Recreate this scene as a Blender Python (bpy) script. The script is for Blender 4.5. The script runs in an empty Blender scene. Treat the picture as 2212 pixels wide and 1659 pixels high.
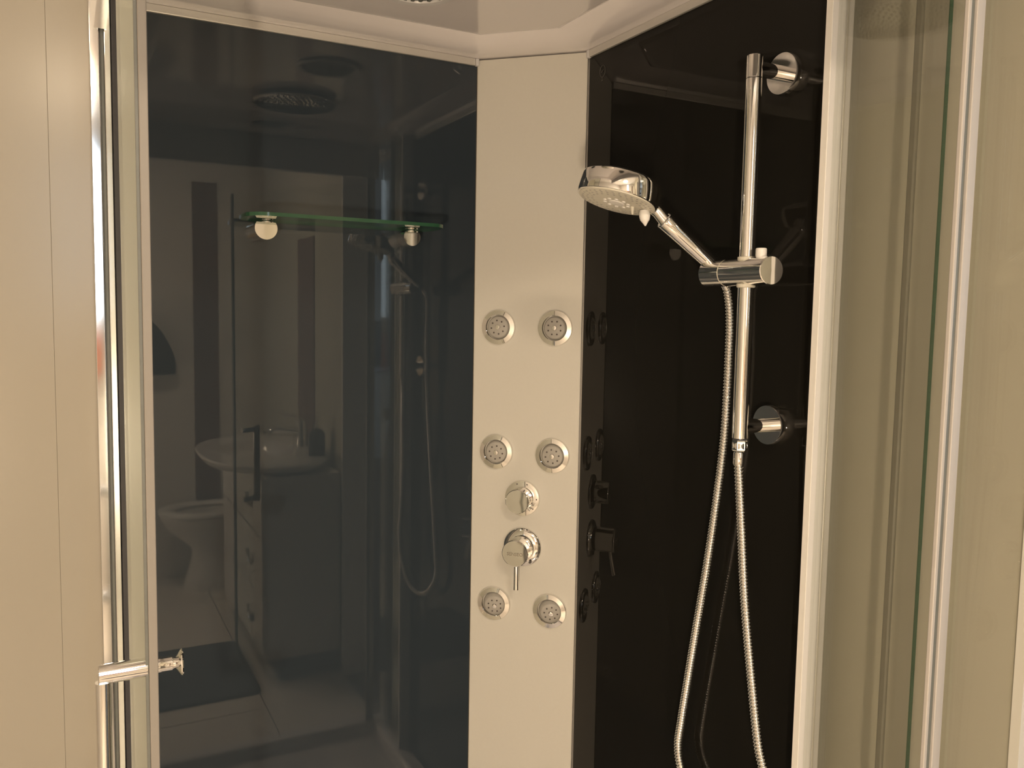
import bpy, bmesh, math, random
from mathutils import Vector, Matrix
random.seed(4)
scene = bpy.context.scene
col = scene.collection

# ---------------------------------------------------------------- camera
C0 = Vector((-0.8678, -1.5213, 1.47))
cam_d = bpy.data.cameras.new('camera'); cam = bpy.data.objects.new('camera', cam_d); col.objects.link(cam)
R = Vector((0.88575571, -0.46383137, 0.01724214)); U = Vector((0.02348347, 0.08188338, 0.99636521)); FW = Vector((0.46355729, 0.88213127, -0.08342104))
m = Matrix.Identity(4)
for i in range(3):
    m[i][0] = R[i]; m[i][1] = U[i]; m[i][2] = -FW[i]; m[i][3] = C0[i]
cam.matrix_world = m
cam_d.sensor_fit = 'HORIZONTAL'; cam_d.sensor_width = 36; cam_d.lens = 29.8875
cam_d.clip_start = 0.02
scene.camera = cam

# ---------------------------------------------------------------- world, exposure
w = bpy.data.worlds.new('world'); scene.world = w; w.use_nodes = True
bg = w.node_tree.nodes['Background']; bg.inputs[0].default_value = (0.55, 0.68, 0.9, 1); bg.inputs[1].default_value = 0.6
scene.view_settings.view_transform = 'Standard'; scene.view_settings.look = 'None'
scene.view_settings.exposure = 0.0; scene.view_settings.gamma = 1.0; scene.view_settings.use_curve_mapping = False

WARM = (1.0, 0.785, 0.55); DAY = (0.72, 0.86, 1.0)
LAMP_W, SIDE_W, WALL_W, WINDOW_W, KITCHEN_W = 20.8, 0.8, 43.5, 2.5, 30.0

cy = scene.cycles
cy.max_bounces = 6; cy.diffuse_bounces = 3; cy.glossy_bounces = 3; cy.transparent_max_bounces = 10
cy.use_adaptive_sampling = True; cy.adaptive_threshold = 0.025

# ---------------------------------------------------------------- materials
def mat(name, base, rough=0.5, metal=0.0, ior=1.5, spec=None, coat=0.0, noise=0.0, nscale=30, bump=0.0, emit=None, estr=0.0):
    M = bpy.data.materials.new(name); M.use_nodes = True; nt = M.node_tree; b = nt.nodes['Principled BSDF']
    b.inputs['Base Color'].default_value = (*base, 1); b.inputs['Roughness'].default_value = rough
    b.inputs['Metallic'].default_value = metal; b.inputs['IOR'].default_value = ior
    if coat: b.inputs['Coat Weight'].default_value = coat; b.inputs['Coat Roughness'].default_value = 0.03
    if noise or bump:
        tc = nt.nodes.new('ShaderNodeTexCoord'); n = nt.nodes.new('ShaderNodeTexNoise')
        n.inputs['Scale'].default_value = nscale; n.inputs['Detail'].default_value = 4
        nt.links.new(tc.outputs['Object'], n.inputs['Vector'])
        if noise:
            r = nt.nodes.new('ShaderNodeValToRGB')
            r.color_ramp.elements[0].color = (*[c * (1 - noise) for c in base], 1)
            r.color_ramp.elements[1].color = (*[min(1, c * (1 + noise)) for c in base], 1)
            nt.links.new(n.outputs['Fac'], r.inputs['Fac']); nt.links.new(r.outputs['Color'], b.inputs['Base Color'])
        if bump:
            bp = nt.nodes.new('ShaderNodeBump'); bp.inputs['Strength'].default_value = bump; bp.inputs['Distance'].default_value = 0.002
            nt.links.new(n.outputs['Fac'], bp.inputs['Height']); nt.links.new(bp.outputs['Normal'], b.inputs['Normal'])
    if emit:
        b.inputs['Emission Color'].default_value = (*emit, 1); b.inputs['Emission Strength'].default_value = estr
    return M

def glassmat(name, tint, ior=1.5, rough=0.0):
    M = bpy.data.materials.new(name); M.use_nodes = True; nt = M.node_tree; nt.nodes.clear()
    o = nt.nodes.new('ShaderNodeOutputMaterial'); mx = nt.nodes.new('ShaderNodeMixShader')
    t = nt.nodes.new('ShaderNodeBsdfTransparent'); t.inputs[0].default_value = (*tint, 1)
    g = nt.nodes.new('ShaderNodeBsdfGlossy'); g.inputs['Roughness'].default_value = rough; g.inputs[0].default_value = (.95, 1, .97, 1)
    fr = nt.nodes.new('ShaderNodeFresnel'); fr.inputs['IOR'].default_value = ior
    ge = nt.nodes.new('ShaderNodeNewGeometry'); ma = nt.nodes.new('ShaderNodeMath'); ma.operation = 'MULTIPLY_ADD'   # same reflectance on both faces of a pane
    nt.links.new(ge.outputs['Backfacing'], ma.inputs[0]); ma.inputs[1].default_value = 1 / ior - ior; ma.inputs[2].default_value = ior
    nt.links.new(ma.outputs[0], fr.inputs['IOR'])
    nt.links.new(fr.outputs[0], mx.inputs[0]); nt.links.new(t.outputs[0], mx.inputs[1]); nt.links.new(g.outputs[0], mx.inputs[2])
    nt.links.new(mx.outputs[0], o.inputs['Surface'])
    return M

MT = dict(
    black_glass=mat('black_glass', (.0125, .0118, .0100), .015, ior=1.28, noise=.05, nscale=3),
    hazed_glass=mat('black_glass_with_painted_haze', (.031, .042, .054), .015, ior=1.55, noise=.06, nscale=3),  # daylight haze of the left panel painted into a lighter bluish base
    column=mat('column_metal', (.63, .61, .56), .42, noise=.02, nscale=180, bump=.04),
    alu=mat('satin_aluminium', (.72, .70, .67), .34, metal=.55, noise=.02, nscale=90),
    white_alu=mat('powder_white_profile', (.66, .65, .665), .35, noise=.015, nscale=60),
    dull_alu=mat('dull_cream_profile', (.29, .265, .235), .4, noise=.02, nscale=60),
    cream_alu=mat('cream_profile', (.54, .51, .49), .38, noise=.02, nscale=60),
    dark_alu=mat('dark_satin_metal', (.30, .29, .28), .3, metal=.8, noise=.02, nscale=60),
    chrome=mat('chrome', (.86, .85, .83), .05, metal=1.0, noise=.015, nscale=40),
    chrome_soft=mat('polished_aluminium', (.80, .80, .80), .09, metal=1.0, noise=.02, nscale=25),
    acrylic=mat('white_acrylic', (.93, .885, .90), .10, ior=1.6, coat=.5, noise=.015, nscale=8),
    rubber=mat('dark_rubber', (.05, .05, .055), .5, noise=.1, nscale=80),
    taupe_strip=mat('taupe_strip', (.16, .15, .12), .5, noise=.1, nscale=60),
    seal=mat('grey_seal', (.17, .18, .17), .4, noise=.1, nscale=60),
    nozzle=mat('grey_rubber', (.40, .38, .35), .5, noise=.05, nscale=200),
    hole=mat('nozzle_hole_dark', (.07, .06, .055), .6, noise=.1, nscale=200),
    faceplate=mat('offwhite_plastic', (.68, .65, .56), .4, noise=.03, nscale=100),
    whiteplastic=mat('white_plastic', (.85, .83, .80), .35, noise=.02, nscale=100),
    wall=mat('wall_paint', (.78, .75, .71), .75, noise=.03, nscale=5, bump=.05),
    panel=mat('glossy_wall_panel', (.41, .375, .315), .22, noise=.02, nscale=4, bump=.02),
    olive=mat('taupe_wall_paint', (.45, .42, .345), .8, noise=.03, nscale=5, bump=.05),
    ceil=mat('ceiling_paint', (.80, .78, .75), .85, noise=.02, nscale=6),
    tile=mat('floor_tile', (.80, .74, .67), .35, noise=.07, nscale=7),
    grout=mat('grout', (.30, .28, .26), .8, noise=.1, nscale=60),
    mosaic=mat('brown_mosaic', (.20, .125, .105), .3, noise=.2, nscale=25),
    ceramic=mat('white_ceramic', (.82, .79, .76), .08, coat=.4, noise=.01, nscale=10),
    vanity=mat('vanity_taupe', (.58, .54, .49), .45, noise=.05, nscale=12),
    vanity_front=mat('vanity_white', (.66, .64, .61), .3, noise=.02, nscale=12),
    mat_dark=mat('slate_mat', (.095, .095, .105), .95, noise=.25, nscale=220, bump=.6),
    bag=mat('dark_cloth', (.075, .070, .065), .9, noise=.15, nscale=120, bump=.3),
    towel=mat('rust_towel', (.42, .13, .06), .9, noise=.15, nscale=160, bump=.5),
    cream_towel=mat('cream_towel', (.72, .58, .40), .9, noise=.1, nscale=160, bump=.5),
    wood=mat('brown_wood', (.16, .09, .05), .5, noise=.3, nscale=14),
    kitchen=mat('kitchen_white', (.72, .74, .72), .4, noise=.02, nscale=8),
    splash=mat('dark_splashback', (.06, .07, .085), .2, noise=.2, nscale=9),
    counter=mat('pale_counter', (.62, .68, .78), .2, noise=.05, nscale=30),
    stool=mat('black_leather', (.03, .035, .035), .45, noise=.1, nscale=40),
    text=mat('engraved_grey', (.22, .19, .15), .5, noise=.05, nscale=200),
    etched=mat('etched_glass_mark', (.060, .056, .052), .5, noise=.05, nscale=200),
    lamp=mat('lamp_diffuser', (.9, .88, .82), .5, emit=WARM, estr=9.0, noise=.01),
    window=mat('window_daylight', (.8, .85, .9), .3, emit=DAY, estr=2.0, noise=.01),
)
for k_ in ('lamp', 'window'): MT[k_].cycles.emission_sampling = 'NONE'     # their light objects do the lighting
MT['glass'] = glassmat('clear_glass', (.975, .98, .97), 1.5)
MT['glass_tint'] = glassmat('grey_green_glass', (.955, .955, .95), 1.5)
MT['frosted'] = glassmat('satin_glass', (.92, .935, .90), 1.5, rough=.4)
MT['door_glass'] = glassmat('thin_coated_glass', (.95, .955, .94), 1.10)
MT['glass_edge'] = mat('green_glass_edge', (.03, .10, .055), .15, ior=1.5, noise=.1, nscale=60)
MT['shelf'] = glassmat('shelf_glass', (.93, .97, .95), 1.5)

# ---------------------------------------------------------------- mesh helpers
def frame(axis, up=None):
    z = Vector(axis).normalized()
    a = Vector(up) if up else (Vector((0, 0, 1)) if abs(z.z) < .9 else Vector((1, 0, 0)))
    x = a.cross(z).normalized(); y = z.cross(x)
    return x, y, z

class MB:
    def __init__(s): s.v = []; s.f = []
    def add(s, V, F):
        o = len(s.v); s.v += [Vector(p) for p in V]; s.f += [[i + o for i in f] for f in F]; return s
    def box(s, lo, hi):
        x0, y0, z0 = lo; x1, y1, z1 = hi
        V = [(x0, y0, z0), (x1, y0, z0), (x1, y1, z0), (x0, y1, z0), (x0, y0, z1), (x1, y0, z1), (x1, y1, z1), (x0, y1, z1)]
        return s.add(V, [[0, 3, 2, 1], [4, 5, 6, 7], [0, 1, 5, 4], [1, 2, 6, 5], [2, 3, 7, 6], [3, 0, 4, 7]])
    def rings(s, rings, cap0=True, cap1=True, closed=False):
        n = len(rings[0]); V = [p for r in rings for p in r]; F = []
        k = len(rings)
        for j in range(k if closed else k - 1):
            a = j * n; b = ((j + 1) % k) * n
            for i in range(n):
                i2 = (i + 1) % n; F.append([a + i, a + i2, b + i2, b + i])
        if not closed:
            if cap0: F.append(list(range(n))[::-1])
            if cap1: F.append([(k - 1) * n + i for i in range(n)])
        return s.add(V, F)
    def lathe(s, prof, org, axis, n=32, up=None, cap0=True, cap1=True):
        x, y, z = frame(axis, up); o = Vector(org); rs = []
        for r, t in prof:
            r = max(r, 1e-5)
            rs.append([o + z * t + (x * math.cos(2 * math.pi * i / n) + y * math.sin(2 * math.pi * i / n)) * r for i in range(n)])
        return s.rings(rs, cap0, cap1)
    def tube(s, p0, p1, r0, r1=None, n=24, bev=0.0):
        p0 = Vector(p0); p1 = Vector(p1); L = (p1 - p0).length; r1 = r0 if r1 is None else r1
        pr = [(r0, 0), (r1, L)] if not bev else [(r0 - bev, 0), (r0, bev), (r1, L - bev), (r1 - bev, L)]
        return s.lathe(pr, p0, p1 - p0, n)
    def path(s, pts, rad, n=12, cap=True):
        pts = [Vector(p) for p in pts]; rs = []; x = None
        for i, p in enumerate(pts):
            t = (pts[min(i + 1, len(pts) - 1)] - pts[max(i - 1, 0)]).normalized()
            if x is None: x, y, _ = frame(t)
            x = (x - t * x.dot(t)).normalized(); y = t.cross(x)
            r = rad(i) if callable(rad) else rad
            rs.append([p + (x * math.cos(2 * math.pi * k / n) + y * math.sin(2 * math.pi * k / n)) * r for k in range(n)])
        return s.rings(rs, cap, cap)
    def prism(s, poly, depth, org=(0, 0, 0), ux=(1, 0, 0), uy=(0, 1, 0)):
        ux = Vector(ux); uy = Vector(uy); o = Vector(org); nz = ux.cross(uy).normalized()
        a = [o + ux * p[0] + uy * p[1] for p in poly]
        return s.rings([a, [p + nz * depth for p in a]])

BASE = {}
def link(o, parent=None):
    col.objects.link(o)
    if parent is not None: o.parent = parent
    return o
def obj(name, mb, material, parent=None, smooth=35, bevel=0, loc=None):
    """ONE mesh object; coordinates are given in the root's world frame"""
    base = BASE.get(parent.name, Vector((0, 0, 0))) if parent is not None else Vector(loc or (0, 0, 0))
    me = bpy.data.meshes.new(name); me.from_pydata([tuple(p - base) for p in mb.v], [], mb.f)
    bm = bmesh.new(); bm.from_mesh(me); bmesh.ops.recalc_face_normals(bm, faces=bm.faces); bm.to_mesh(me); bm.free()
    me.materials.append(MT[material] if isinstance(material, str) else material)
    if smooth:
        me.shade_smooth(); me.set_sharp_from_angle(angle=math.radians(smooth))
    o = bpy.data.objects.new(name, me)
    if parent is None: o.location = base
    link(o, parent); BASE[o.name] = base
    if bevel:
        b = o.modifiers.new('bevel', 'BEVEL'); b.width = bevel; b.segments = 2; b.limit_method = 'ANGLE'; b.angle_limit = math.radians(40)
    return o
def tag(o, label, cat, group=None, kind=None):
    o['label'] = label; o['category'] = cat
    if group: o['group'] = group
    if kind: o['kind'] = kind
    return o
def thing(name, label, cat, loc=(0, 0, 0), group=None):
    o = bpy.data.objects.new(name, None); o.empty_display_size = .05; col.objects.link(o); o.location = loc
    BASE[o.name] = Vector(loc); return tag(o, label, cat, group)
def struct(name, mb, material, label=None, parent=None, **k):
    o = obj(name, mb, material, parent, **k)
    o['kind'] = 'structure'
    if label: o['label'] = label
    return o
def share(name, me, loc, parent, material=None):
    o = bpy.data.objects.new(name, me); o.location = loc; link(o, parent); return o
def copy_tree(o, parent=None):
    c = o.copy(); col.objects.link(c); c.parent = parent
    for ch in list(o.children): copy_tree(ch, c)
    return c
def box(lo, hi): return MB().box(lo, hi)
def spline(pts, n=12):
    P = [Vector(p) for p in pts]; P = [P[0] * 2 - P[1]] + P + [P[-1] * 2 - P[-2]]; out = []
    for i in range(1, len(P) - 2):
        for k in range(n):
            t = k / n; a, b, c, d = P[i - 1:i + 3]
            out.append(.5 * ((2 * b) + (c - a) * t + (2 * a - 5 * b + 4 * c - d) * t * t + (3 * b - a - 3 * c + d) * t ** 3))
    out.append(P[-2]); return out
def resample(pts, step):
    out = [pts[0]]; acc = 0
    for a, b in zip(pts, pts[1:]):
        L = (b - a).length; d = step - acc
        while d <= L: out.append(a.lerp(b, d / L)); d += step
        acc = (acc + L) % step
    return out

# ================================================================ THE ROOM
XR, XL, YB, YF, ZC = 0.10, -2.0, 0.022, -3.33, 2.40     # right wall, left wall, wall behind shower, wall behind camera, ceiling
DY0, DY1, DZ = -1.735, -0.985, 2.04                        # doorway in right wall
fl = struct('floor', box((XL, YF, -.06), (XR + .095, YB, -.008)), 'grout', 'pale beige tiled bathroom floor', smooth=0)
tm = None
tw = .44
ix = 0
for i in range(5):
    for j in range(8):
        x0 = XL + i * tw; y0 = YF + j * tw; x1 = min(x0 + tw, XR); y1 = min(y0 + tw, YB)
        if x1 - x0 < .02 or y1 - y0 < .02: continue
        full = abs(x1 - x0 - tw) < 1e-4 and abs(y1 - y0 - tw) < 1e-4
        if full and tm is not None:
            share('tile', tm, (x0, y0, -.008), fl)
        else:
            t = obj('tile', box((0, 0, 0), (x1 - x0 - .004, y1 - y0 - .004, .008)), 'tile', fl, smooth=0); t.location = (x0, y0, -.008)
            if full: tm = t.data
struct('ceiling', box((XL - .1, YF - .1, ZC), (XR, YB + .1, ZC + .08)), 'ceil', 'white painted bathroom ceiling', smooth=0)
wb = struct('wall_back', box((XL - .1, YB, -.06), (XR + .1, YB + .12, ZC)), 'panel', 'wall behind the shower clad in glossy cream panels', smooth=0)
for x0, x1 in ((-2.0, -1.4846), (-1.484, -.88465), (-.88445, -.35), (-.3496, .098)):
    obj('wall_panel', box((x0, .010, 0), (x1, YB + .002, ZC - .002)), 'panel', wb, bevel=.0004)
struct('wall_left', box((XL - .1, YF, -.06), (XL, YB, ZC)), 'wall', 'plain cream bathroom wall opposite the doorway', smooth=0)
wr = struct('wall_right', box((XR, DY1, -.06), (XR + .095, YB + .1, ZC)).box((XR, YF - .1, -.06), (XR + .095, DY0, ZC)).box((XR, DY0, DZ), (XR + .095, DY1, ZC)).box((.040, DY1, -.06), (XR + .001, -.70, ZC)), 'olive', 'taupe painted wall beside the shower with the doorway', smooth=0)
wf = struct('wall_front', box((XL - .1, YF - .1, -.06), (-.89, YF, ZC)).box((-.655, YF - .1, -.06), (XR, YF, ZC)).box((-.89, YF - .1, -.06), (-.655, YF, 1.42)).box((-.89, YF - .1, 2.30), (-.655, YF, ZC)), 'wall', 'cream wall behind the toilet with a brown mosaic stripe', smooth=0)
# mosaic stripes: every bar a piece
b0 = obj('mosaic_bar', box((-.064, 0, 0), (.064, .006, .0190)), 'mosaic', wf, smooth=0)
b0.location = (-.195, YF - .0005, .40); bar_me = b0.data
z = .40 + .0235
while z < 2.13:
    share('mosaic_bar', bar_me, (-.195, YF - .0005, z), wf); z += .0235
b1 = obj('mosaic_bar', box((0, -.145, 0), (.006, .145, .0190)), 'mosaic', wr, smooth=0)
b1.location = (XR - .0055, -2.33, .90); bar2 = b1.data
z = .90 + .0235
while z < 1.78:
    share('mosaic_bar', bar2, (XR - .0055, -2.33, z), wr); z += .0235
# door lining
tr = struct('trim_1', box((XR - .012, DY0 - .001, 0), (XR + .107, DY0 + .012, DZ)).box((.038, DY1 - .010, 0), (XR + .107, DY1 + .001, DZ)).box((XR - .012, DY0, DZ - .012), (XR + .107, DY1, DZ + .001)), 'wall', 'cream lining of the doorway', smooth=0)
# window behind the camera
win = struct('window_1', box((-.89, YF - .09, 1.42), (-.655, YF - .07, 2.30)), 'window', 'frosted daylight window', smooth=0)
fr = MB()
for lo, hi in (((-.89, YF - .065, 1.42), (-.655, YF - .02, 1.445)), ((-.89, YF - .065, 2.275), (-.655, YF - .02, 2.30)), ((-.89, YF - .065, 1.42), (-.875, YF - .02, 2.30)), ((-.670, YF - .065, 1.42), (-.655, YF - .02, 2.30))): fr.box(lo, hi)
obj('window_frame', fr, 'white_alu', win)
def area(name, loc, size, power, color, rot, parent=None, shape='DISK', sy=None):
    L = bpy.data.lights.new(name, 'AREA'); L.shape = shape; L.size = size; L.energy = power; L.color = color
    if sy: L.size_y = sy
    o = bpy.data.objects.new(name, L); col.objects.link(o); o.location = loc; o.rotation_euler = rot
    return o
area('window_light', (-.7725, YF - .015, 1.86), .22, WINDOW_W, DAY, (math.radians(90), 0, 0), shape='RECTANGLE', sy=.86)

# ceiling lamp: real fixture with its light
def ceiling_lamp(loc, r, power, label):
    t = thing('ceiling_lamp', label, 'lamp', loc)
    obj('lamp_body', MB().lathe([(r + .02, 0), (r + .02, -.03), (r + .012, -.035), (r + .005, -.03)], loc, (0, 0, 1), 40), 'white_alu', t)
    obj('diffuser', MB().lathe([(r, -.028), (r * .97, -.045), (r * .8, -.058), (r * .4, -.066), (.001, -.068)], loc, (0, 0, 1), 40), 'lamp', t)
    area('lamp_light', (loc[0], loc[1], loc[2] - .075), 2 * r, power, WARM, (0, 0, 0))
    return t
ceiling_lamp((-.75, -2.25, ZC), .17, LAMP_W, 'round frosted ceiling lamp in the middle of the bathroom')
ceiling_lamp((-1.30, -.42, ZC), .05, SIDE_W, 'small round downlight near the wall left of the shower')

# added unseen globe lamp: low warm fill from the left for column and canopy
gl = thing('fill_lamp', 'added unseen globe lamp low on the left bathroom wall, fill light', 'lamp', (XL, -2.95, .74))
obj('backplate', MB().lathe([(.05, 0), (.05, .012), (.03, .018)], (XL, -2.95, .76), (1, 0, 0), 32), 'chrome', gl)
obj('arm', MB().tube((XL + .015, -2.95, .76), (XL + .11, -2.95, .76), .009), 'chrome', gl)
obj('globe', MB().lathe([(.075 * math.sin(math.pi * max(.02, k / 16)), -.075 * math.cos(math.pi * max(.02, k / 16))) for k in range(17)], (XL + .11, -2.95, .845), (0, 0, 1), 36), 'lamp', gl)
pl_ = bpy.data.lights.new('fill_lamp_light', 'AREA'); pl_.shape = 'DISK'; pl_.size = .15; pl_.energy = WALL_W; pl_.color = WARM
po_ = bpy.data.objects.new('fill_lamp_light', pl_); col.objects.link(po_); po_.location = (XL + .20, -2.95, .845); po_.rotation_euler = (0, math.radians(-106), math.radians(52))

# ================================================================ KITCHEN BEYOND THE DOORWAY
KX, KY0, KY1 = 3.2, -7.1, -.55
struct('floor_2', box((XR + .095, KY0, -.06), (KX, KY1, 0)), 'wood', 'brown wooden kitchen floor', smooth=0)
struct('ceiling_2', box((XR, KY0, ZC), (KX, KY1, ZC + .08)), 'ceil', 'white kitchen ceiling', smooth=0)
struct('wall_kitchen_side', box((KX, KY0, -.06), (KX + .1, KY1, ZC)), 'wall', 'pale kitchen wall with a window', smooth=0)
struct('wall_kitchen_end', box((XR + .095, KY0 - .11, -.06), (KX + .1, KY0 - .01, ZC)), 'wall', 'pale wall behind the kitchen cabinets', smooth=0)
struct('wall_kitchen_near', box((XR + .095, KY1, -.06), (KX + .1, KY1 + .1, ZC)), 'wall', 'pale kitchen wall beside the doorway', smooth=0)
struct('wall_kitchen_inner', box((XR, KY0, -.06), (XR + .095, YF - .1, ZC)), 'wall', 'pale kitchen wall continuing past the bathroom', smooth=0)
w2 = struct('window_2', box((KX - .012, -5.4, 1.0), (KX, -3.6, 2.1)), 'window', 'bright kitchen window', smooth=0)
area('kitchen_light', (KX - .03, -4.5, 1.55), 1.7, KITCHEN_W, DAY, (0, math.radians(90), 0), shape='RECTANGLE', sy=1.0)
kx0 = 1.2
def cabinet(x, kind, label):
    if kind == 'base':
        t = thing('kitchen_cabinet', label, 'cabinet', (x + .3, KY0 + .3, 0), 'white kitchen base cabinets')
        obj('body', box((x, KY0, .0), (x + .598, KY0 + .56, .87)), 'kitchen', t, bevel=.002)
        d = obj('drawer', box((x + .006, KY0 + .56, .64), (x + .592, KY0 + .58, .862)), 'kitchen', t, bevel=.003)
        obj('knob', MB().lathe([(.006, 0), (.006, .012), (.015, .016), (.013, .028), (.004, .03)], (x + .3, KY0 + .58, .75), (0, 1, 0), 16), 'chrome', d)
        d = obj('door', box((x + .006, KY0 + .56, .1), (x + .592, KY0 + .58, .63)), 'kitchen', t, bevel=.003)
        obj('knob', MB().lathe([(.006, 0), (.006, .012), (.015, .016), (.013, .028), (.004, .03)], (x + .53, KY0 + .58, .56), (0, 1, 0), 16), 'chrome', d)
    else:
        t = thing('wall_cabinet', label, 'cabinet', (x + .3, KY0 + .17, 1.36), 'white kitchen wall cabinets')
        obj('body', box((x, KY0, 1.36), (x + .598, KY0 + .33, 2.05)), 'kitchen', t, bevel=.002)
        for k, xx in enumerate((x + .005, x + .302)):
            d = obj('door', box((xx, KY0 + .33, 1.364), (xx + .291, KY0 + .35, 2.046)), 'kitchen', t, bevel=.003)
            obj('knob', MB().lathe([(.006, 0), (.006, .012), (.014, .016), (.012, .026), (.004, .028)], (xx + (.25 if k == 0 else .04), KY0 + .35, 1.42), (0, 1, 0), 16), 'chrome', d)
for i, side in enumerate(('nearest the doorway side', 'in the middle of the run', 'nearest the kitchen window')):
    cabinet(kx0 + .6 * i, 'base', 'white kitchen base cabinet with drawer and door, ' + side)
    cabinet(kx0 + .6 * i, 'wall', 'white two-door kitchen wall cabinet, ' + side)
tag(obj('kitchen_worktop', box((kx0 - .02, KY0, .872), (kx0 + 1.82, KY0 + .61, .91)), 'counter', bevel=.004, loc=(kx0 + .9, KY0 + .3, .872)), 'pale bluish worktop over the kitchen base cabinets', 'worktop')
tag(obj('splashback', box((kx0 - .02, KY0, .912), (kx0 + 1.82, KY0 + .012, 1.358)), 'splash', bevel=.001, loc=(kx0 + .9, KY0, .912)), 'dark splashback between worktop and wall cabinets', 'splashback')
sx, sy = 1.62, -5.15
st = thing('bar_stool', 'black padded bar stool standing before the kitchen cabinets', 'stool', (sx, sy, 0))
obj('seat', MB().lathe([(.05, .58), (.15, .57), (.18, .59), (.185, .63), (.17, .655), (.05, .665), (.001, .665)], (sx, sy, 0), (0, 0, 1), 28), 'stool', st)
for k in range(4):
    a = math.pi / 4 + k * math.pi / 2
    obj('leg', MB().tube((sx + .22 * math.cos(a), sy + .22 * math.sin(a), 0), (sx + .10 * math.cos(a), sy + .10 * math.sin(a), .59), .015, .013, 10), 'wood', st)
fr = MB(); rg = [(sx + .175 * math.cos(2 * math.pi * k / 24), sy + .175 * math.sin(2 * math.pi * k / 24), .24) for k in range(25)]
obj('foot_ring', fr.path(rg, .008, 8), 'chrome', st)

# ================================================================ BATHROOM FURNITURE (seen as reflections in the black glass)
def outline(cx, cy, a0, a1, b, n=40, e=2.4):
    """egg outline: front reaches a0 to -x, back a1 to +x, half width b"""
    P = []
    for k in range(n):
        t = 2 * math.pi * k / n; c, s_ = math.cos(t), math.sin(t)
        sg = lambda v: math.copysign(abs(v) ** (2 / e), v)
        P.append((cx + (a1 if c > 0 else a0) * sg(c), cy + b * sg(s_)))
    return P
def ring(P, z, s=1.0, c=None):
    if c is None: c = (sum(p[0] for p in P) / len(P), sum(p[1] for p in P) / len(P))
    return [Vector((c[0] + (p[0] - c[0]) * s, c[1] + (p[1] - c[1]) * s, z)) for p in P]
ty = -3.12
tl = thing('toilet', 'white ceramic toilet with open seat in front of the mosaic stripe', 'toilet', (-.2, ty, 0))
foot = outline(-.18, ty, .17, .17, .105); neck = outline(-.18, ty, .13, .18, .10); rim = outline(-.20, ty, .27, .22, .18, e=2.2)
obj('bowl', MB().rings([ring(foot, 0), ring(foot, .03), ring(neck, .16), ring(neck, .22), ring(rim, .33, .86), ring(rim, .385, .97), ring(rim, .40, .98), ring(rim, .40, .72), ring(rim, .33, .62), ring(rim, .24, .35)]), 'ceramic', tl, smooth=50)
obj('seat', MB().rings([ring(rim, .402, 1.0), ring(rim, .418, 1.01), ring(rim, .425, .98), ring(rim, .425, .74), ring(rim, .412, .68), ring(rim, .402, .70)], closed=True), 'whiteplastic', tl, smooth=50)
obj('cistern', MB().box((-.055, ty - .19, .38), (.085, ty + .19, .76)), 'ceramic', tl, bevel=.02)
obj('cistern_lid', MB().box((-.065, ty - .2, .762), (.09, ty + .2, .79)), 'ceramic', tl, bevel=.008)
obj('flush_button', MB().lathe([(.025, 0), (.025, .006), (.02, .009), (.001, .009)], (.01, ty, .79), (0, 0, 1), 24), 'chrome', tl)

vy0, vy1 = -2.66, -1.755
vn = thing('vanity_unit', 'taupe bathroom vanity cabinet with pale drawer fronts', 'cabinet', (-.05, -2.2, 0))
obj('body', box((-.20, vy0, .10), (.088, vy1, .825)), 'vanity', vn, bevel=.002)
obj('plinth', box((-.15, vy0 + .02, 0), (.088, vy1 - .03, .10)), 'rubber', vn)
for k, (z0, z1) in enumerate(((.115, .34), (.348, .58), (.588, .815))):
    d = obj('drawer', box((-.219, vy0 + .006, z0), (-.2005, vy1 - .006, z1)), 'vanity_front', vn, bevel=.003)
    fr = MB(); yc = -1.98; zc = (z0 + z1) / 2 + .02
    obj('handle', fr.path([Vector((-.226, yc + .05 * math.cos(t), zc - .05 * math.sin(t))) for t in [math.pi * q / 14 for q in range(15)]], .006, 8), 'chrome', d)
bs = thing('wash_basin', 'white ceramic wash basin with bowed front on the vanity', 'basin', (-.05, -2.15, .83))
P = outline(-.06, -2.17, .335, .145, .44, e=2.6); PI_ = outline(-.12, -2.20, .19, .13, .22, e=2.2)
ri = lambda z, s=1.0: ring(PI_, z, s)
obj('bowl', MB().rings([ring(P, .828, .72), ring(P, .835, .93), ring(P, .862, 1.0), ring(P, .87, .985), ri(.87), ri(.862, .97), ri(.80, .8), ri(.765, .4), ri(.76, .05)]), 'ceramic', bs, smooth=50)
obj('drain', MB().lathe([(.022, 0), (.02, .004), (.001, .005)], (-.12, -2.2, .762), (0, 0, 1), 20), 'chrome', bs)
fc = thing('basin_faucet', 'chrome single lever faucet on the wash basin', 'faucet', (.045, -2.2, .87))
obj('body', MB().lathe([(.028, 0), (.026, .01), (.024, .10), (.018, .115), (.001, .116)], (.045, -2.2, .87), (0, 0, 1), 24), 'chrome', fc)
obj('spout', MB().path(spline([(.04, -2.2, .93), (-.03, -2.2, .945), (-.085, -2.2, .94), (-.095, -2.2, .925)], 6), .014, 14), 'chrome', fc)
obj('lever', MB().path([(.045, -2.2, .985), (0, -2.2, 1.005), (-.05, -2.2, 1.015)], lambda i: (.01, .009, .007)[i], 12), 'chrome', fc)
sd = thing('soap_dispenser', 'grey pump soap dispenser beside the faucet', 'dispenser', (.04, -1.93, .87))
obj('bottle', MB().lathe([(.03, 0), (.033, .005), (.033, .09), (.02, .105), (.012, .11)], (.04, -1.93, .87), (0, 0, 1), 24), 'bag', sd)
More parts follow.
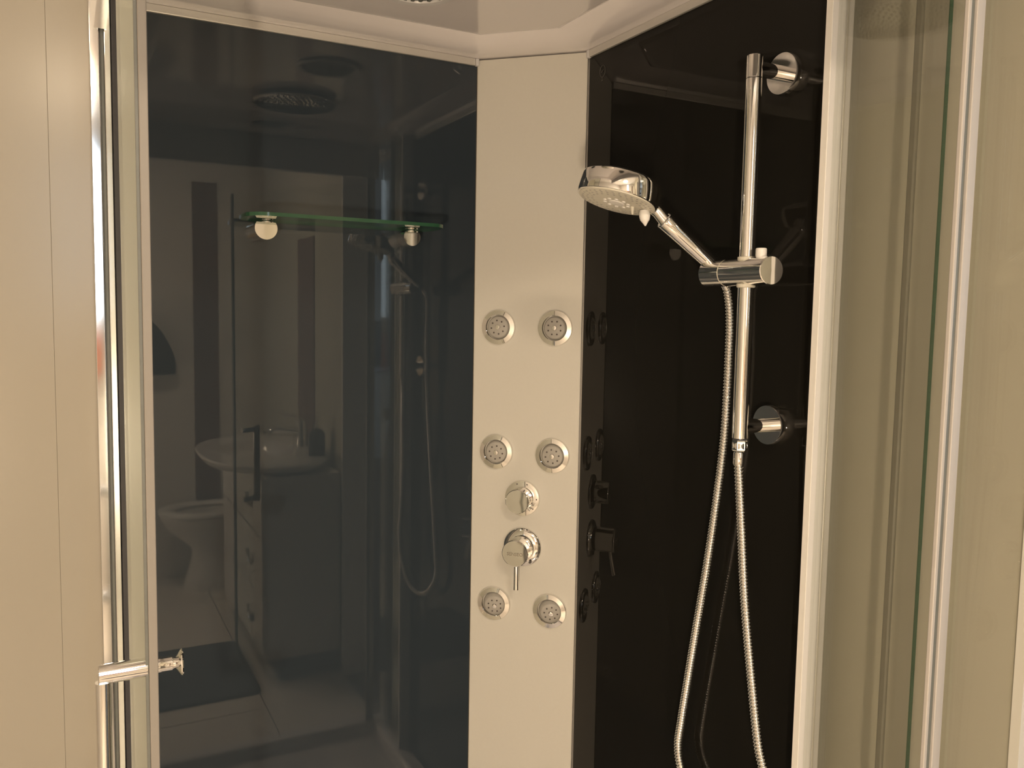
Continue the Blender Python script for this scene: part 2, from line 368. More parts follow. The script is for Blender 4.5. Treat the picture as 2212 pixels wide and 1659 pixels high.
obj('pump', MB().lathe([(.012, .11), (.012, .12), (.005, .122), (.005, .145), (.013, .147), (.013, .156), (.001, .157)], (.04, -1.93, .87), (0, 0, 1), 16).tube((.04, -1.93, 1.021), (.0, -1.93, 1.015), .004, .003, 8), 'chrome', sd)

# bath mat with rounded corners
def rrect(x0, y0, x1, y1, r, n=6):
    P = []
    for cx, cy, a in ((x1 - r, y1 - r, 0), (x0 + r, y1 - r, 90), (x0 + r, y0 + r, 180), (x1 - r, y0 + r, 270)):
        for k in range(n + 1):
            t = math.radians(a + 90 * k / n); P.append((cx + r * math.cos(t), cy + r * math.sin(t)))
    return P
Pm = rrect(-.80, -2.265, -.232, -1.70, .035)
tag(obj('bath_mat', MB().rings([ring(Pm, .0005, .985), ring(Pm, .006), ring(Pm, .010, .995), ring(Pm, .0115, .96)]), 'mat_dark', loc=(-.5, -1.98, 0)), 'dark slate bath mat on the floor tiles', 'mat')
# cloth bag hanging on the far wall
bgx = -.50
bgt = thing('hanging_bag', 'dark grey cloth bag with pointed top hanging on the wall', 'bag', (bgx, YF + .05, 1.12))
prof = [(.14, -.10, .02), (.145, -.06, .05), (.135, 0, .06), (.11, .06, .05), (.075, .12, .035), (.03, .17, .02), (.012, .19, .01)]
rs = []
for hw, dz, th in prof:
    rs.append([Vector((bgx + hw * math.cos(2 * math.pi * k / 28), YF + .065 + th * math.sin(2 * math.pi * k / 28), 1.22 + dz + .006 * math.sin(5 * 2 * math.pi * k / 28))) for k in range(28)])
obj('sack', MB().rings(rs), 'bag', bgt, smooth=60)
obj('cord', MB().path([(bgx, YF + .06, 1.40), (bgx + .004, YF + .045, 1.43), (bgx, YF + .02, 1.455)], .006, 8), 'bag', bgt)
obj('hook', MB().path([(bgx, YF, 1.45), (bgx, YF + .03, 1.448), (bgx, YF + .035, 1.47)], .004, 8), 'chrome', bgt)
# towels under the window
rl = thing('towel_rail', 'chrome towel rail fixed to the wall below the window', 'rail', (-.98, YF, 1.30))
obj('bar', MB().tube((-1.32, YF + .06, 1.32), (-.62, YF + .06, 1.32), .009), 'chrome', rl)
for x in (-1.31, -.63): obj('bracket', MB().tube((x, YF, 1.32), (x, YF + .06, 1.32), .012), 'chrome', rl)
def towel(x0, x1, zf, zb, material, label):
    n = 10; top = []
    for k in range(n + 1):
        t = math.pi * k / n; top.append((YF + .06 - .014 * math.cos(t), 1.32 + .014 * math.sin(t)))
    pr = [(YF + .046, zb)] + top + [(YF + .074, zf)]
    inn = [(YF + .051, zb)] + [(YF + .06 - .0105 * math.cos(math.pi * k / n), 1.32 + .0105 * math.sin(math.pi * k / n)) for k in range(n + 1)] + [(YF + .069, zf)]
    poly = pr + inn[::-1]
    tag(obj('towel', MB().prism(poly, x1 - x0, (x0, 0, 0), (0, 1, 0), (0, 0, 1)), material, loc=(x0, YF + .06, zf)), label, 'towel')
towel(-.86, -.655, 1.12, 1.15, 'towel', 'rust coloured towel folded over the towel rail')
towel(-1.20, -.90, .85, 1.0, 'cream_towel', 'cream towel folded over the towel rail')

# ================================================================ SHOWER CABIN
c = .22 / math.sqrt(2)
TOP = 1.953; TR = .0131; ZB = .15
S2 = math.sqrt(.5)
def colp(s, out, z): return Vector((-c + s * S2 - out * S2, -s * S2 - out * S2, z))
CN = Vector((-S2, -S2, 0)); CXV = Vector((S2, -S2, 0))

# black glass wall panels
pl = thing('glass_wall_panel', 'large black glass shower wall panel left of the metal column, holding the glass shelf', 'wall panel', (-.45, .004, ZB))
obj('glass_sheet', box((-.785, 0, ZB), (-c - .001, .008, TOP - .002)), 'hazed_glass', pl, smooth=0)
obj('top_trim', box((-.785, -.006, TOP - TR), (-c - .006, 0, TOP)), 'alu', pl, bevel=.001)
obj('trim_cap', box((-c - .0055, -.0075, TOP - TR - .0005), (-c + .001, 0, TOP)), 'white_alu', pl, bevel=.0008)
pr_ = thing('glass_wall_panel', 'black glass shower wall panel right of the metal column, behind the slide rail', 'wall panel', (.004, -.45, ZB))
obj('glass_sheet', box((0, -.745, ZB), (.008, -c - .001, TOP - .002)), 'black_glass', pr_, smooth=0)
obj('top_trim', box((-.006, -.742, TOP - TR), (0, -c - .006, TOP)), 'alu', pr_, bevel=.001)
obj('trim_cap', box((-.0075, -c - .0055, TOP - TR - .0005), (0, -c + .001, TOP)), 'white_alu', pr_, bevel=.0008)
# etched safety mark: ring, slash, two small lines below
mk = MB(); cy, cz = -.2005, 1.9065
pts = [(-.0004, cy + .0085 * math.cos(t), cz + .0105 * math.sin(t)) for t in [2 * math.pi * k / 28 for k in range(29)]]
mk.path(pts, .0006, 6)
mk.path([(-.0004, cy + .004, cz - .002), (-.0004, cy + .001, cz - .0005), (-.0004, cy - .003, cz + .003)], .0007, 6)
mk.path([(-.0004, cy + .003, cz - .0135), (-.0004, cy - .002, cz - .0130)], .0007, 6)
mk.path([(-.0004, cy + .0035, cz - .0165), (-.0004, cy - .003, cz - .0158)], .0007, 6)
obj('etched_mark', mk, 'etched', pr_)

# column
cl = thing('shower_column', 'tall beige satin metal shower column set across the corner', 'shower column', tuple(colp(.11, 0, ZB)))
obj('front_plate', MB().prism([(0, ZB), (.2165, ZB), (.2165, TOP - .0015), (0, TOP - .0015)], .03, colp(0, -.03, 0), CXV, (0, 0, 1)) if False else MB().rings([[colp(s, o, ZB) for s, o in ((.0005, 0), (.2165, 0), (.2165, -.03), (.0005, -.03))], [colp(s, o, TOP - .0015) for s, o in ((.0005, 0), (.2165, 0), (.2165, -.03), (.0005, -.03))]]), 'column', cl, bevel=.0008)
obj('edge_strip', MB().rings([[colp(s, o, zz) for s, o in ((.2168, -.004), (.2205, -.004), (.2205, -.02), (.2168, -.02))] for zz in (ZB, TOP - .0015)]), 'dark_alu', cl)
obj('edge_gasket', MB().rings([[colp(s, o, zz) for s, o in ((.2207, -.006), (.226, -.006), (.226, -.02), (.2207, -.02))] for zz in (ZB, TOP - .003)]), 'rubber', cl)

# canopy (roof tray) with moulded lip around the inside
CP = [(-.80, -.98), (.01, -.98), (.01, -c), (-c, .01), (-.80, .01)]
CPI = [(-.80, -.98), (0, -.98), (0, -c), (-c, 0), (-.80, 0)]
def inset(P, d):
    n = len(P); out = []
    for i in range(n):
        a, b, e = Vector(P[i - 1]), Vector(P[i]), Vector(P[(i + 1) % n])
        d1 = (b - a).normalized(); d2 = (e - b).normalized(); n1 = Vector((-d1.y, d1.x)); n2 = Vector((-d2.y, d2.x))
        k = d / (1 + n1.dot(n2)); out.append(b + (n1 + n2) * k)
    return out
cn = thing('shower_canopy', 'glossy white acrylic canopy roofing the shower cabin', 'canopy', (-.4, -.5, TOP))
lip = [(-.012, 2.045), (-.012, TOP + .001), (.003, TOP + .0003), (.018, TOP - .0006), (.034, TOP + .0006), (.050, TOP + .004), (.064, TOP + .0095), (.074, TOP + .0145), (.080, TOP + .0170), (.0835, TOP + .0195), (.087, TOP + .0168), (.092, TOP + .0152), (.098, TOP + .0150)]
obj('moulded_lip', MB().rings([[Vector((p.x, p.y, zz)) for p in inset(CPI, d)] for d, zz in lip], cap0=False, cap1=True), 'acrylic', cn, smooth=60)
obj('roof_top', MB().rings([[Vector((p.x, p.y, 2.045)) for p in inset(CPI, -.012)], [Vector((p.x, p.y, 2.075)) for p in inset(CPI, .05)]]), 'acrylic', cn)
CZ = TOP + .0150
def grille(loc, r, label, n=9):
    t = thing('canopy_grille', label, 'grille', loc, 'round grilles in the shower canopy')
    obj('rim', MB().lathe([(r, 0), (r, -.004), (r - .003, -.0065), (r - .012, -.0055), (r - .014, 0)], loc, (0, 0, 1), 44), 'white_alu', t)
    obj('mesh_plate', MB().lathe([(r - .013, -.0008), (r - .013, -.002), (.001, -.002)], loc, (0, 0, 1), 44), 'rubber', t)
    for k in range(-n // 2 + 1, n // 2 + 1):
        x = k * (2 * (r - .014) / n); h = math.sqrt(max(0, (r - .014) ** 2 - x * x)) - .001
        if h > .004: obj('slat', box((loc[0] + x - .0024, loc[1] - h, loc[2] - .0046), (loc[0] + x + .0024, loc[1] + h, loc[2] - .002)), 'seal', t, smooth=0)
grille((-.376, -.247, CZ), .066, 'round slatted grille in the canopy near the corner column')
grille((-.366, -.845, CZ), .060, 'round slatted grille in the canopy near the cabin front')
rh = thing('rain_shower_head', 'round overhead rain shower with dotted face hanging under the canopy', 'shower head', (-.374, -.55, CZ))
ro = Vector((-.374, -.55, CZ))
obj('stem', MB().lathe([(.025, 0), (.025, -.003), (.012, -.005), (.012, -.012)], ro, (0, 0, 1), 24), 'chrome', rh)
obj('disc', MB().lathe([(.02, -.006), (.09, -.008), (.098, -.011), (.098, -.014), (.094, -.016), (.001, -.016)], ro, (0, 0, 1), 48), 'chrome_soft', rh)
nz = MB()
for q in range(1, 8):
    for k in range(q * 6):
        a = 2 * math.pi * k / (q * 6); rr = q * .0125
        nz.lathe([(.0022, 0), (.0018, -.0022), (.001, -.003)], ro + Vector((rr * math.cos(a), rr * math.sin(a), -.016)), (0, 0, 1), 6)
o = obj('spray_nozzles', nz, 'rubber', rh); o['kind'] = 'stuff'

# base tray
bt = thing('shower_tray', 'white shower base with raised threshold', 'shower tray', (-.4, -.49, 0))
PB = [(-.80, -.985), (.0, -.985), (.0, .0), (-.80, .0)]
def bring(d, zz): return [Vector((p.x, p.y, zz)) for p in inset(PB, d)]
obj('tray', MB().rings([bring(0, .001), bring(0, .185), bring(.004, .191), bring(.032, .191), bring(.04, .185), bring(.05, .155), bring(.07, .15), bring(.30, .146)]), 'acrylic', bt, smooth=50)
obj('drain_cover', MB().lathe([(.055, 0), (.053, .004), (.001, .006)], (-.4, -.45, .1465), (0, 0, 1), 32), 'chrome', bt)
# top rail at the front opening
tag(obj('front_rail', box((-.80, -.975, 1.862), (-.03, -.945, TOP - .0002)), 'white_alu', bevel=.002, loc=(-.4, -.96, 1.862)), 'white rail under the canopy across the cabin front', 'rail')

# ---------------------------------------------------------------- right hand posts and glass
pa = thing('frame_post', 'pale vertical aluminium post ending the right black glass panel', 'post', (-.01, -.748, .19))
obj('cover_profile', box((-.030, -.7515, .19), (.0075, -.7425, TOP - .0005)), 'white_alu', pa, bevel=.0012)
obj('lit_edge', box((-.0314, -.7520, .19), (-.0302, -.7425, TOP - .0005)), 'whiteplastic', pa)  # whiter strip paints in the light falling on this side from the left
obj('groove_bead', box((-.0065, -.7532, .19), (-.0035, -.7517, TOP - .0005)), 'alu', pa, bevel=.0005)
sg = thing('side_glass', 'narrow grey-green glass strip between the two right posts', 'glass panel', (-.02, -.85, .19))
obj('outer_pane', box((-.022, -.950, .19), (-.017, -.753, TOP - .0005)), 'glass', sg, smooth=0)
obj('inner_pane', box((-.010, -.894, .19), (-.005, -.753, TOP - .0005)), 'glass_tint', sg, smooth=0)
obj('pane_edge', box((-.0102, -.8952, .19), (-.0048, -.8942, TOP - .0005)), 'glass_edge', sg, smooth=0)
obj('dark_strip', box((-.0165, -.866, .19), (-.0108, -.857, TOP - .0005)), 'taupe_strip', sg, bevel=.002)  # taupe strip standing in for a soft dark band across the glass
pb = thing('hinge_post', 'slim pale vertical post with dark seal carrying the open glass door', 'post', (-.05, -.955, .19))
obj('inner_fin', box((-.0655, -.9565, .19), (-.0605, -.9515, TOP - .0005)), 'cream_alu', pb, bevel=.001)
obj('dark_seal', box((-.0603, -.9545, .19), (-.0537, -.9505, TOP - .0005)), 'seal', pb)
obj('cover_profile', box((-.0535, -.9575, .19), (-.0405, -.9505, TOP - .0005)), 'cream_alu', pb, bevel=.001)

hinge = Vector((-.046, -.960, 0)); free = Vector((-.357, -1.50, 0)); dv = (free - hinge).normalized(); dn = Vector((dv.y, -dv.x, 0))
gd = thing('glass_door', 'clear glass shower door swung outward on the right, with bar handle', 'door', tuple(hinge + Vector((0, 0, .2))))
def slab(a, b, t, z0, z1, off=0):
    a = a + dn * off; b = b + dn * off
    q = [a - dn * t / 2, b - dn * t / 2, b + dn * t / 2, a + dn * t / 2]
    return MB().rings([[p + Vector((0, 0, z0)) for p in q], [p + Vector((0, 0, z1)) for p in q]])
obj('pane', slab(hinge + dv * .008, free,   .005, .20, 1.855), 'door_glass', gd, smooth=0)
obj('edge_seal', slab(free + dv * .0003, free + dv * .008, .007, .20, 1.855), 'seal', gd)
hz0, hz1 = .815, 1.055; hp = free - dv * .055
hd = obj('handle_bar', MB().tube(hp - dn * .045 + Vector((0, 0, hz0 - .012)), hp - dn * .045 + Vector((0, 0, hz1 + .012)), .011, bev=.001), 'dark_alu', gd)  # dark metal puts the bar's backlit darkness into its colour
for zz in (hz0, hz1):
    obj('handle_mount', MB().tube(hp + dn * .02 + Vector((0, 0, zz)), hp - dn * .045 + Vector((0, 0, zz)), .010, bev=.001), 'chrome', hd)

# ---------------------------------------------------------------- left hand glass side, seen edge on
lw = thing('wall_profile', 'polished chrome wall profile left of the shower cabin', 'profile', (-.81, -.01, .19))
obj('left_face', box((-.826, -.020, .19), (-.8112, .010, 2.02)), 'chrome_soft', lw, bevel=.0015)
obj('right_face', box((-.8052, -.020, .19), (-.7950, .010, 2.02)), 'chrome_soft', lw, bevel=.0015)
obj('centre_groove', box((-.8110, -.013, .19), (-.8054, .010, 2.02)), 'seal', lw)
obj('cap_reflection', MB().prism([(-.8255 + .0, 2.021), (-.8225, 1.93), (-.819, 1.897), (-.801, 1.897), (-.7985, 1.93), (-.7955, 2.021)], .0025, (0, -.0203, 0), (1, 0, 0), (0, 0, 1)), 'chrome', lw)  # raised chrome piece shapes out a cap-like reflection on the profile
sp = thing('glass_side_door', 'clear glass side panel seen nearly edge on, left of the opening, with chrome handle', 'door', (-.79, -.3, .19))
obj('pane', box((-.7915, -.528, .19), (-.7865, -.105, TOP - .001)), 'frosted', sp, smooth=0)
obj('wall_gasket', box((-.7945, -.024, .19), (-.7845, .009, TOP - .001)), 'rubber', sp, bevel=.001)
obj('outer_bead', box((-.7985, -.5365, .19), (-.7955, -.5305, TOP - .001)), 'seal', sp)
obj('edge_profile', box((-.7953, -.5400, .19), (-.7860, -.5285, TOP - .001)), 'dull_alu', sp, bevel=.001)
hy = -.527; hzt = 1.0715
hb = obj('handle_tube', MB().tube((-.8455, hy, hzt), (-.7957, hy, hzt), .0108, bev=.0008), 'chrome', sp)
obj('handle_bar', MB().tube((-.8410, hy - .002, hzt - .008), (-.8410, hy - .002, hzt - .235), .0078), 'chrome', hb)
obj('handle_tube', MB().tube((-.8455, hy, hzt - .235), (-.7957, hy, hzt - .235), .0108, bev=.0008), 'chrome', sp)
for zz in (hzt, hzt - .235):
    kb = obj('inside_knob', MB().lathe([(.0085, 0), (.0085, .003), (.0080, .004), (.0080, .015), (.0065, .017), (.006, .0205)], (-.7858, hy, zz), (1, 0, 0), 28), 'chrome', sp)
    obj('knob_flange', MB().lathe([(.006, .019), (.0145, .0245), (.0150, .0260), (.0142, .0270), (.001, .0272)], (-.7858, hy, zz), (1, -.10, .02), 32), 'chrome', kb)

# ---------------------------------------------------------------- glass shelf
SZ = 1.6215
sh = thing('glass_shelf', 'slim green-edged glass shelf on two chrome clips on the left black panel', 'shelf', (-.40, -.05, SZ))
x0, x1, yd = -.606, -.2600, -.115
SP = rrect(x0, yd, x1, -.001, .034, 7)
t = .006
obj('pane', MB().add([Vector((p[0], p[1], SZ + t / 2)) for p in ring(SP, 0)] , [list(range(len(SP)))]).add([Vector((p[0], p[1], SZ - t / 2)) for p in ring(SP, 0)], [list(range(len(SP)))[::-1]]), 'shelf', sh, smooth=0)
ed = MB(); n = len(SP)
ed.add([Vector((p[0], p[1], SZ - t / 2)) for p in SP] + [Vector((p[0], p[1], SZ + t / 2)) for p in SP], [[i, (i + 1) % n, n + (i + 1) % n, n + i] for i in range(n)])
obj('polished_edge', ed, 'glass_edge', sh)
for bx, br in ((-.5641, .0188), (-.3020, .0160)):
    a0 = math.radians(33)
    D = [(br * math.cos(tt), br * math.sin(tt)) for tt in [math.pi - a0 + (math.pi + 2 * a0) * k / 26 for k in range(27)]]
    zc = SZ - .0165
    k_ = obj('clip', MB().prism([(bx + p[0], zc + p[1]) for p in D][::-1], .042, (0, -.0005, 0), (1, 0, 0), (0, 0, 1)), 'chrome', sh)
    obj('clip_washer', MB().lathe([(.0125, 0), (.0125, .0028), (.010, .0034)], (bx + .005, -.026, SZ - t / 2 - .0042), (0, 0, 1), 28).tube((bx + .005, -.026, SZ - t / 2 - .0120), (bx + .005, -.026, SZ - t / 2 - .0005), .0095), 'chrome', k_)
    obj('clip_cap', MB().lathe([(.0125, 0), (.0125, .003), (.0115, .0045), (.001, .005)], (bx + .005, -.026, SZ + t / 2 + .0002), (0, 0, 1), 28), 'chrome', k_)

# ---------------------------------------------------------------- slide rail on the right panel
BX, BY = -.060, -.652
rail = thing('slide_rail', 'chrome vertical slide rail standing off the right black glass panel', 'shower rail', (BX, BY, 1.30))
obj('bar', MB().tube((BX, BY, 1.306), (BX, BY, 1.781), .0105, n=40), 'chrome', rail)
obj('bar_cap', MB().tube((BX, BY, 1.7818), (BX, BY, 1.811), .0105, n=40, bev=.0006), 'chrome', rail)
for zz in (1.3215, 1.795):
    a = obj('wall_arm', MB().tube((BX, BY, zz), (-.010, BY, zz), .0098, n=32), 'chrome', rail)
    obj('flange', MB().lathe([(.028, 0), (.028, .010), (.0268, .0125), (.0105, .0128)], (0, BY, zz), (-1, 0, 0), 48, cap1=True), 'chrome', a)
# sliding holder: horizontal barrel along the wall with white button
HX, HZ = -.056, 1.530
obj('seal_ring', MB().tube((BX, BY, 1.3035), (BX, BY, 1.3058), .0098, n=32), 'rubber', rail)
hl = obj('slider_barrel', MB().lathe([(.0175, 0), (.0187, .0012), (.0187, .0885)], (HX, -.612, HZ), (-.09, -1, 0), 44), 'chrome', rail)
obj('barrel_end', MB().lathe([(.0187, .0888), (.0187, .0896), (.0178, .0906), (.001, .0908)], (HX, -.612, HZ), (-.09, -1, 0), 44), 'chrome', hl)
obj('barrel_joint', MB().lathe([(.0181, 0), (.0181, .0022)], (HX, -.6095, HZ), (0, -1, 0), 44), 'faceplate', hl)
obj('cradle', MB().lathe([(.0165, .0), (.0185, .0015), (.0185, .0395)], (HX, -.570, HZ), (0, -1, 0), 44), 'chrome', hl)
for zz in (HZ + .0178, HZ - .0178):
    obj('rail_collar', MB().lathe([(.0106, -.0035), (.0123, -.0025), (.0123, .0015), (.0106, .0022)], (BX, BY, zz), (0, 0, 1), 36), 'faceplate', hl)
obj('release_button', MB().lathe([(.0064, 0), (.0072, .003), (.0072, .011), (.0064, .0124), (.001, .0126)], (HX - .006, -.680, HZ + .0172), (0, 0, 1), 28), 'whiteplastic', hl)
obj('hose_nut', MB().lathe([(.0098, 0), (.0104, -.002), (.0104, -.013), (.0088, -.015), (.0062, -.0155)], (BX, BY, 1.3032), (0, 0, 1), 6), 'chrome', rail, smooth=0)
fcx = MB()
for k in range(6):
    a = math.pi / 6 + k * math.pi / 3
    d = Vector((math.cos(a), math.sin(a), 0))
    fcx.lathe([(.0046, .0086), (.0046, .0096), (.0038, .0099), (.001, .0099)], (BX, BY, 1.2957), d, 18)
obj('nut_flats', fcx, 'chrome', rail)

# ---------------------------------------------------------------- hand shower
F = Vector((-.1923, -.5369, 1.6258)); n_ = Vector((-.2672, .0177, -.9635)).normalized()
hs = thing('hand_shower', 'round chrome hand shower tilted down in the slider holder', 'hand shower', tuple(F))
HR = .0570
obj('head_shell', MB().lathe([(.030, -.0335), (HR - .006, -.031), (HR - .0015, -.028), (HR, -.024), (HR, -.003), (HR - .0008, 0), (HR - .0035, .0008)], F, n_, 64), 'chrome', hs)
fp = obj('spray_face', MB().lathe([(HR - .0036, -.002), (HR - .0036, .0016), (HR - .006, .0024), (.030, .0027), (.001, .0026)], F, n_, 56), 'faceplate', hs)
ex, ey, ez = frame(n_)
dots = MB(); ctr = MB()
for rr, cnt, ph in ((.0480, 34, 0), (.0412, 30, .1), (.0344, 24, .2)):
    for k in range(cnt):
        a = 2 * math.pi * k / cnt + ph
        dots.lathe([(.0018, 0), (.0016, .0005), (.0006, .0006)], F + n_ * .0024 + (ex * math.cos(a) + ey * math.sin(a)) * rr, n_, 7)
obj('spray_dots', dots, 'nozzle', fp)['kind'] = 'stuff'
for k in range(10):
    a = 2 * math.pi * k / 10
    ctr.lathe([(.0030, 0), (.0026, .0012), (.001, .0014)], F + n_ * .0028 + (ex * math.cos(a) + ey * math.sin(a)) * .017, n_, 8)
ctr.lathe([(.0115, 0), (.0105, .0012), (.006, .0016), (.001, .0016)], F + n_ * .0028, n_, 24)
obj('centre_spray', ctr, 'whiteplastic', fp)
# white selector tab and a drip at the rim nearest the handle
hdir = Vector((.155, -.035, -.085)); hdir = (hdir - n_ * hdir.dot(n_)).normalized(); side = n_.cross(hdir)
tb = F + hdir * .031 + side * -.030
tb = F + R * .0365 - U * .0155; tb = tb - n_ * ((tb - F).dot(n_)) + n_ * .002
obj('selector_tab', MB().lathe([(.0060, 0), (.0072, .004), (.0075, .009), (.0064, .014), (.0035, .018), (.0018, .0205), (.001, .022)], tb, Vector((.12, .0, -1)), 20), 'whiteplastic', hs)
tb2 = F + R * .018 - U * .019; tb2 = tb2 - n_ * ((tb2 - F).dot(n_)) + n_ * .002
obj('drip', MB().lathe([(.0030, 0), (.0024, .005), (.0018, .009), (.001, .011)], tb2, Vector((.05, 0, -1)), 14), 'faceplate', hs)
A = F - n_ * .014 + hdir * (HR - .008)
Bp = Vector((-.1265, -.5585, 1.6010)); Cp = Vector((-.0500, -.5760, 1.5400))
ax = (Cp - Bp).normalized()
obj('neck', MB().path([A - hdir * .014, A.lerp(Bp, .5), Bp + ax * .002], lambda i: (.0090, .0088, .0088)[i], 28), 'chrome', hs, smooth=60)
obj('grip', MB().lathe([(.0094, -.001), (.0112, .0), (.0118, .0015), (.0116, .02), (.0107, .075), (.0104, (Cp - Bp).length - .004)], Bp, ax, 40), 'chrome', hs)
obj('grip_ring', MB().lathe([(.0110, 0), (.0122, .001), (.0122, .0025), (.0110, .0035)], Bp - ax * .002, ax, 40), 'chrome_soft', hs)
obj('grip_end', MB().lathe([(.0098, 0), (.0102, .0015), (.0102, .007), (.009, .009), (.0085, .016)], Cp - ax * .004, ax, 36), 'chrome', hs)

# ---------------------------------------------------------------- corrugated hose
L = [(-.036, -.5735, 1.530), (-.024, -.5745, 1.513), (-.0195, -.5790, 1.4726), (-.020, -.5808, 1.4059), (-.020, -.578, 1.2976), (-.020, -.5665, 1.1994), (-.020, -.5522, 1.1045), (-.020, -.5342, 1.0055), (-.020, -.5174, .9109), (-.020, -.5036, .8298), (-.0205, -.4988, .7894), (-.022, -.5097, .7572),
     (-.027, -.545, .722), (-.033, -.60, .705), (-.040, -.66, .725), (-.044, -.700, .785), (-.045, -.7105, .845), (-.046, -.7072, .8623), (-.047, -.6966, .8957), (-.049, -.6805, .9865), (-.052, -.6670, 1.0810), (-.056, -.6600, 1.1735), (BX + .001, BY - .0005, 1.262), (BX, BY, 1.2745)]
L = [Vector(p) for p in L]
# drop the two duplicate-ish points at the loop so the spline stays smooth
pts = resample(spline(L, 16), .00115)
ho = thing('shower_hose', 'flexible ribbed chrome hose looping below the slide rail', 'hose', (-.03, -.60, .70))
rad = [.0066, .0072, .0066, .0052]
obj('ribbed_tube', MB().path(pts, lambda i: rad[i % 4], 14), 'chrome', ho, smooth=75)
obj('ferrule', MB().lathe([(.0074, 0), (.0078, .002), (.0076, .016), (.0068, .0175)], (BX, BY, 1.2695), (0, 0, 1), 28), 'chrome', ho)
obj('cone', MB().lathe([(.0072, 0), (.0082, .012), (.0085, .02)], L[1], (L[0] - L[1]), 28), 'chrome', ho)

# ---------------------------------------------------------------- body jets on the column (local frame: z out of the column, y up)
ROT = Matrix((CXV, Vector((0, 0, 1)), CN)).transposed().to_4x4()
def place(o, s, z, sx=1.17, sz=1.0):
    o.matrix_world = Matrix.Translation(colp(s, 0, z)) @ ROT @ Matrix.Diagonal((sx, sx, sz, 1))
def make_jet():
    r = thing('body_jet', 'x', 'shower jet', (0, 0, 0), 'round body jets on the shower column')
    obj('ring', MB().lathe([(.0292, .0), (.0292, .0045), (.0282, .0062), (.0210, .0078), (.0203, .0070), (.0203, .0005)], (0, 0, 0), (0, 0, 1), 64, cap0=False, cap1=False), 'chrome', r)
    prof = [(.0200 * math.sin(math.radians(q)), .0200 * math.cos(math.radians(q)) - .003) for q in range(95, 56, -4)] + [(.0160, .0081), (.001, .0083)]
    e = obj('swivel_face', MB().lathe([(p[0], p[1] + .003) for p in prof], (0, 0, 0), (0, 0, 1), 48, cap0=False), 'nozzle', r)
    h = MB(); h2 = MB()
    for k in range(8):
        a = 2 * math.pi * (k + .2) / 8
        h.lathe([(.0014, .0105), (.0014, .0117), (.0004, .0118)], (.0112 * math.cos(a), .0112 * math.sin(a), 0), (0, 0, 1), 10)
        if k % 2: h2.lathe([(.0010, .0105), (.0009, .0116), (.0003, .0117)], (.0112 * math.cos(a + .39), .0112 * math.sin(a + .39), 0), (0, 0, 1), 8)
    obj('spray_holes', h, 'hole', e)
    obj('screw_cap', MB().lathe([(.0048, .0108), (.0046, .0126), (.0036, .0140), (.001, .0144)], (0, 0, 0), (0, 0, 1), 24), 'chrome', e)
    return r
jet = make_jet()
JL = [(.0523, 1.4414, -.02, .0, 'upper left body jet, near the top of the column'), (.1660, 1.4421, -.03, .0, 'upper right body jet, level with the hand shower hose'),
      (.0516, 1.1968, .10, .03, 'middle left body jet, left above the diverter knob'), (.1659, 1.1961, .08, .0, 'middle right body jet, right above the diverter knob'),
      (.0518, .8900, .32, -.12, 'lower left body jet swivelled downward, left of the mixer lever'), (.1670, .8880, .34, -.14, 'lower right body jet swivelled downward, right of the mixer lever')]
for i, (s, z, tx, tyy, lb) in enumerate(JL):
    j = jet if i == 0 else copy_tree(jet)
    place(j, s, z); j['label'] = 'round chrome ' + lb
    for ch in j.children:
        if ch.name.startswith('swivel_face'):
            ch.rotation_euler = (tx, tyy, .25 * i); ch.location = (0, 0, -.0035)

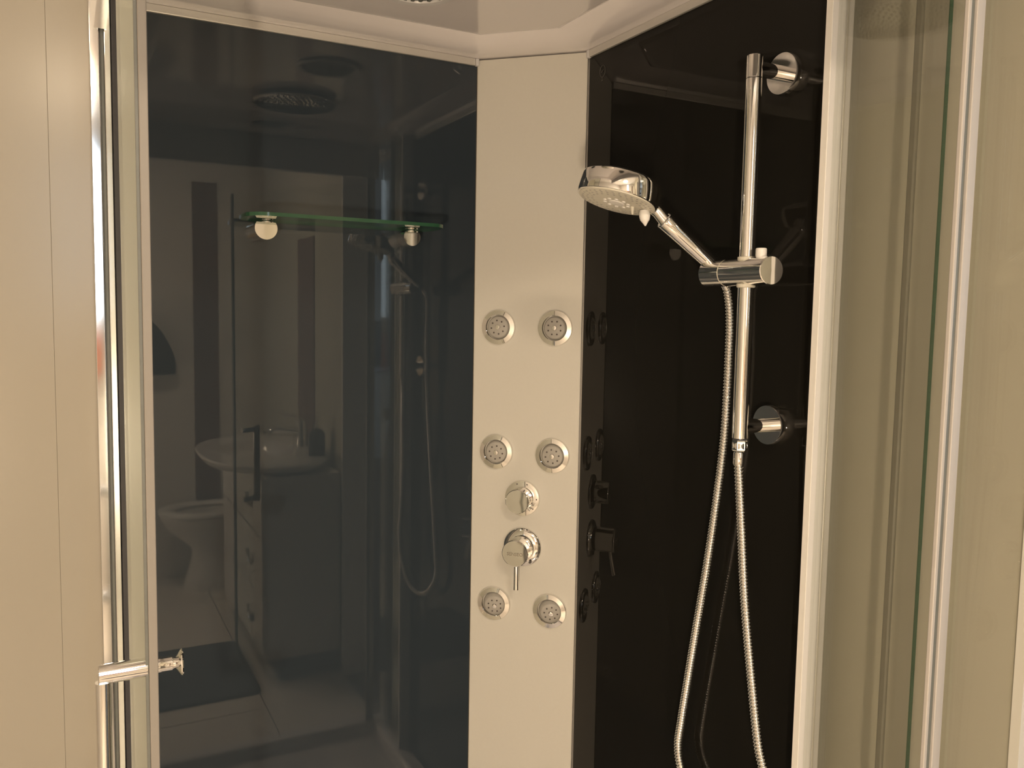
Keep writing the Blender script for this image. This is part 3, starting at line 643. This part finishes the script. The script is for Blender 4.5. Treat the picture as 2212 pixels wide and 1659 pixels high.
# ---------------------------------------------------------------- diverter knob and mixer
dk = thing('diverter_knob', 'round chrome diverter knob above the mixer on the column', 'knob', (0, 0, 0))
obj('escutcheon', MB().lathe([(.0308, 0), (.0308, .003), (.0296, .0055), (.021, .0075), (.0185, .0075)], (0, 0, 0), (0, 0, 1), 64), 'chrome', dk)
obj('shadow_gap', MB().lathe([(.0185, .0072), (.0185, .0105)], (0, 0, 0), (0, 0, 1), 40), 'rubber', dk)
kn = obj('knob', MB().lathe([(.0190, .0100), (.0202, .0112), (.0202, .0400), (.0194, .0410), (.001, .0413)], (0, 0, 0), (0, 0, 1), 56), 'chrome', dk)
mk = MB()
for a in (70, 110, 0, -40):
    q = math.radians(a); mk.lathe([(.0013, 0), (.0013, .0006), (.0005, .0007)], (.0255 * math.cos(q), .0255 * math.sin(q), .0060), (0, 0, 1), 10)
obj('position_dots', mk, 'hole', dk)['kind'] = 'stuff'
for a in (-22, -48):
    q = math.radians(a); obj('pointer_pin', MB().tube((.019 * math.cos(q), .019 * math.sin(q), .013), (.025 * math.cos(q), .025 * math.sin(q), .013), .0014, n=10), 'chrome', kn)
place(dk, .1068, 1.1080, 1.16, .95)
mx = thing('shower_mixer', 'chrome single lever shower mixer on the column, lever pointing down', 'mixer', (0, 0, 0))
obj('escutcheon', MB().lathe([(.0335, 0), (.0335, .004), (.0322, .0065), (.024, .0110), (.0215, .0112)], (0, 0, 0), (0, 0, 1), 64), 'chrome', mx)
obj('shadow_gap', MB().lathe([(.0205, .0100), (.0205, .0165)], (0, 0, 0), (0, 0, 1), 40), 'rubber', mx)
mb_ = obj('handle', MB().lathe([(.0205, .0160), (.0215, .0172), (.0215, .0530), (.0222, .0545), (.0222, .0590), (.0212, .0602), (.001, .0606)], (0, 0, 0), (0, 0, 1), 56), 'chrome', mx)
obj('lever', MB().tube((0, -.020, .047), (.003, -.062, .058), .0036, .0042, n=20, bev=.0005), 'chrome', mb_)
obj('limit_screw', MB().tube((.0165, -.0225, .0105), (.0165, -.0225, .0150), .0022, n=12), 'hole', mx)
tc = bpy.data.curves.new('lettering', 'FONT'); tc.body = 'SENSEO'; tc.size = .0078; tc.align_x = 'CENTER'; tc.align_y = 'CENTER'; tc.extrude = .00012
to = bpy.data.objects.new('lettering_tmp', tc); col.objects.link(to)
dg = bpy.context.evaluated_depsgraph_get(); me = bpy.data.meshes.new_from_object(to.evaluated_get(dg)); bpy.data.objects.remove(to)
me.materials.clear(); me.materials.append(MT['text'])
lt = bpy.data.objects.new('lettering', me); link(lt, mb_); lt.location = (.0005, -.001, .0607)
place(mx, .1087, 1.0105, 1.16, .9)
